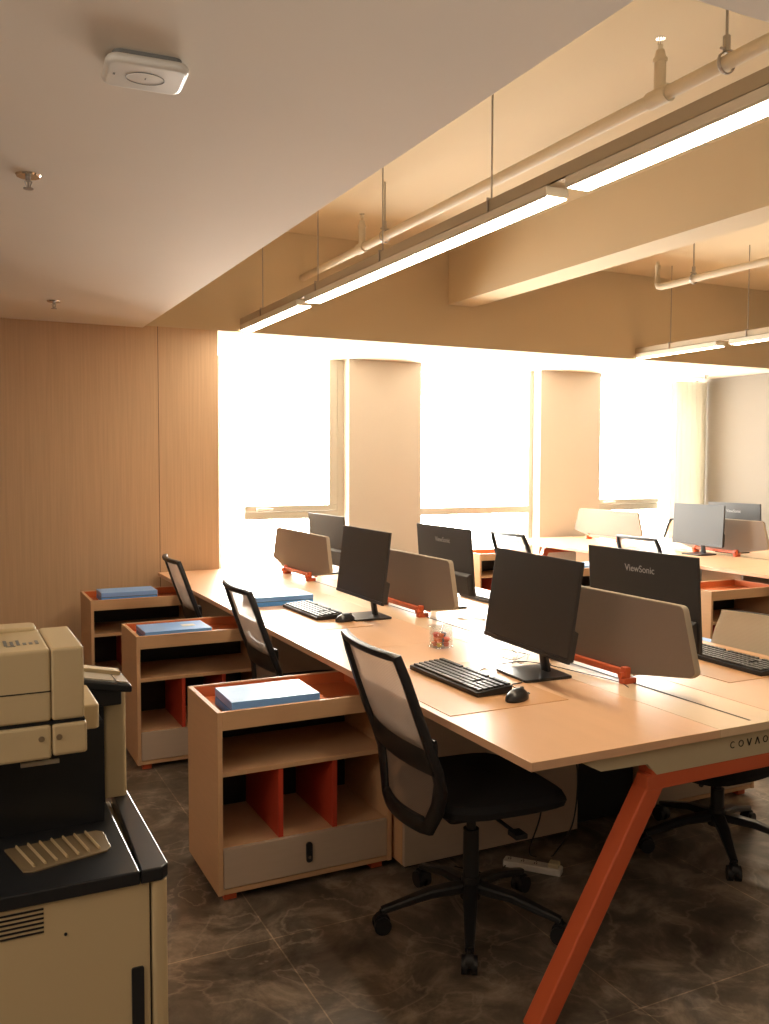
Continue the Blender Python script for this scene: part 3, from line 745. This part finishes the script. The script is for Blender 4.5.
# ---------------------------------------------------------------- copier
cp = thing('photocopier', 'beige and black office photocopier at the lower left', 'copier', (.373, 1.69, 0))
def cb(mb, name, m, parent=cp, **k): return mb.build(name, m, parent, **k)
D_ = .46; Wc = .62
body = cb(MB().box(-Wc, -.034, .004, D_, .06, .722), 'body', 'copier', bevel=.003)
cb(MB().rbox(-.032, .0, .0, D_, .06, .722, .012), 'corner_post', 'copier', bevel=.002)
cb(MB().box(-Wc+.02, -.02, .03, D_-.03, 0, .06), 'plinth', 'copierdk')
cb(MB().box(-.0335, -.0325, .005, .03, .06, .722), 'panel_joint', 'gap', body)
for k in range(6):
    MB().box(-.31, -.224, .0025, .0045, .722-.012-k*.0085, .722-.0085-k*.0085).build('vent', 'gap', body)
cb(MB().cyl((-.187, .001, .656), (-.187, .005, .656), .0028, n=10), 'screw', 'gap', body)
cb(MB().rbox(-.07, -.047, .0, .005, .36, .562, .004, axis='y'), 'door_handle', 'copierdk', body)
deck = cb(MB().rbox(-Wc, -.053, -.004, D_, .7235, .750, .003).poly_prism([(-.0515, -.004, .7235), (-.012, -.004, .7235), (.003, .012, .7235), (.003, D_-.01, .7235), (-.006, D_, .7235), (-.030, D_, .7235)], (0, 0, .0265)), 'deck', 'copierdk', bevel=.003)
# output tray rib plate on the deck
def ribs():
    A = [(-.278, .200), (-.100, .218), (-.087, .205), (-.085, .125), (-.095, .11), (-.235, .075), (-.252, .083)]
    p = MB().poly_prism([(a, b, .7502) for a, b in A], (0, 0, .004)).build('rib_plate', 'brass', deck, bevel=.001)
    mb = MB()
    for k in range(1, 8):
        u = k/8; a = Vector((-.278, .200)).lerp(Vector((-.100, .218)), u); b = Vector((-.252, .083)).lerp(Vector((-.087, .122)), u)
        mb.box(0, 0.001, 0, .001, 0, .001) if False else mb.sweep([(a.x, a.y-.004, .756), (b.x, b.y+.004, .756)], .0022, .004, n=6)
    mb.build('ribs', 'copier', deck)
ribs()
# dark gap wall behind the output bay
cb(MB().box(-Wc, -.075, .27, D_, .7505, .97), 'inner_housing', 'copierdk')
cb(MB().box(-.24, -.165, .262, .27, .893, .901), 'paper_exit', 'alu')
# rear right post
cb(MB().rbox(-.055, -.003, .40, .455, .7505, 1.01, .01), 'side_post', 'copier', bevel=.002)
cb(MB().box(-.10, -.056, .38, D_, .7505, .98), 'post_inner', 'copierdk')
# scanner: lower tray and document feeder
sx0, sx1, sy0, sy1 = -Wc, -.137, .05, .32
low = cb(MB().box(sx0, -.2005, sy0, sy1, .970, 1.034).rbox(-.199, sx1, sy0, sy1, .974, 1.034, .006, axis='z'), 'scanner_base', 'copier', bevel=.006, seg=3)
for kx in (-.218, -.187): MB().cyl((kx, sy0-.002, 1.01), (kx, sy0+.001, 1.01), .0055, n=14).build('screw_cap', 'brass', low)
MB().box(sx0, sx1-.003, sy0+.005, sy1, 1.0345, 1.0405).build('lid_joint', 'gap', low)
adf = cb(MB().box(sx0, -.2005, sy0, sy1-.04, 1.041, 1.176).rbox(-.1995, sx1-.004, sy0, sy1-.04, 1.041, 1.177, .006), 'document_feeder', 'copier', bevel=.006, seg=3)
MB().box(sx0, -.2005, sy0-.0008, sy0+.003, 1.0965, 1.0985).build('feeder_joint', 'gap', adf)
MB().rbox(-.33, -.205, .255, .32, 1.150, 1.184, .015).build('feeder_lip', 'copier', adf, bevel=.005)
MB().rbox(-.345, -.295, .10, .26, 1.176, 1.196, .006).build('paper_guide', 'white', adf, bevel=.003)
lab = MB()
for k in range(6):
    hgt = (.055, .04, .05, .02, .02, .035)[k]
    lab.box(-.275+k*.011, -.269+k*.011, .11, .11+hgt, 1.1762, 1.1767)
lab.build('instruction_marks', 'greypaint', adf)
MB().box(-.272, -.256, .10, .106, 1.1762, 1.1767).build('label_strip', 'greypaint', adf)
# hinge arm and control panel to the right
cb(MB().rbox(-.14, -.098, .16, .34, .985, 1.035, .01), 'hinge_arm', 'copier', bevel=.004)
pn = thing('tmp', None, None) if False else None
mb = MB().poly_prism([(-.135, .34, 1.025), (.0, .34, 1.005), (.0, .34, 1.022), (-.135, .34, 1.050)], (0, .13, 0))
pan = mb.build('control_panel', 'copierdk', cp, bevel=.004)
def onp(x, y): return (x, y, 1.050+(x+.135)/(.135)*(1.022-1.050)+.0006)
def quad(x0, x1, y0, y1, name, m, par, h=.002):
    a = [onp(x0, y0), onp(x1, y0), onp(x1, y1), onp(x0, y1)]
    return MB().poly_prism(a, (0, 0, h)).build(name, m, par)
quad(-.13, -.003, .345, .465, 'panel_face', 'greypaint', pan, .001)
quad(-.12, -.036, .352, .42, 'touchscreen', 'lcd', pan, .003)
quad(-.032, -.006, .35, .425, 'key_area', 'brass', pan, .003)
quad(-.13, -.01, .43, .466, 'panel_back_cover', 'copier', pan, .010)
MB().box(-.10, -.02, .36, .45, .975, 1.018).build('panel_neck', 'copierdk', cp, bevel=.003)
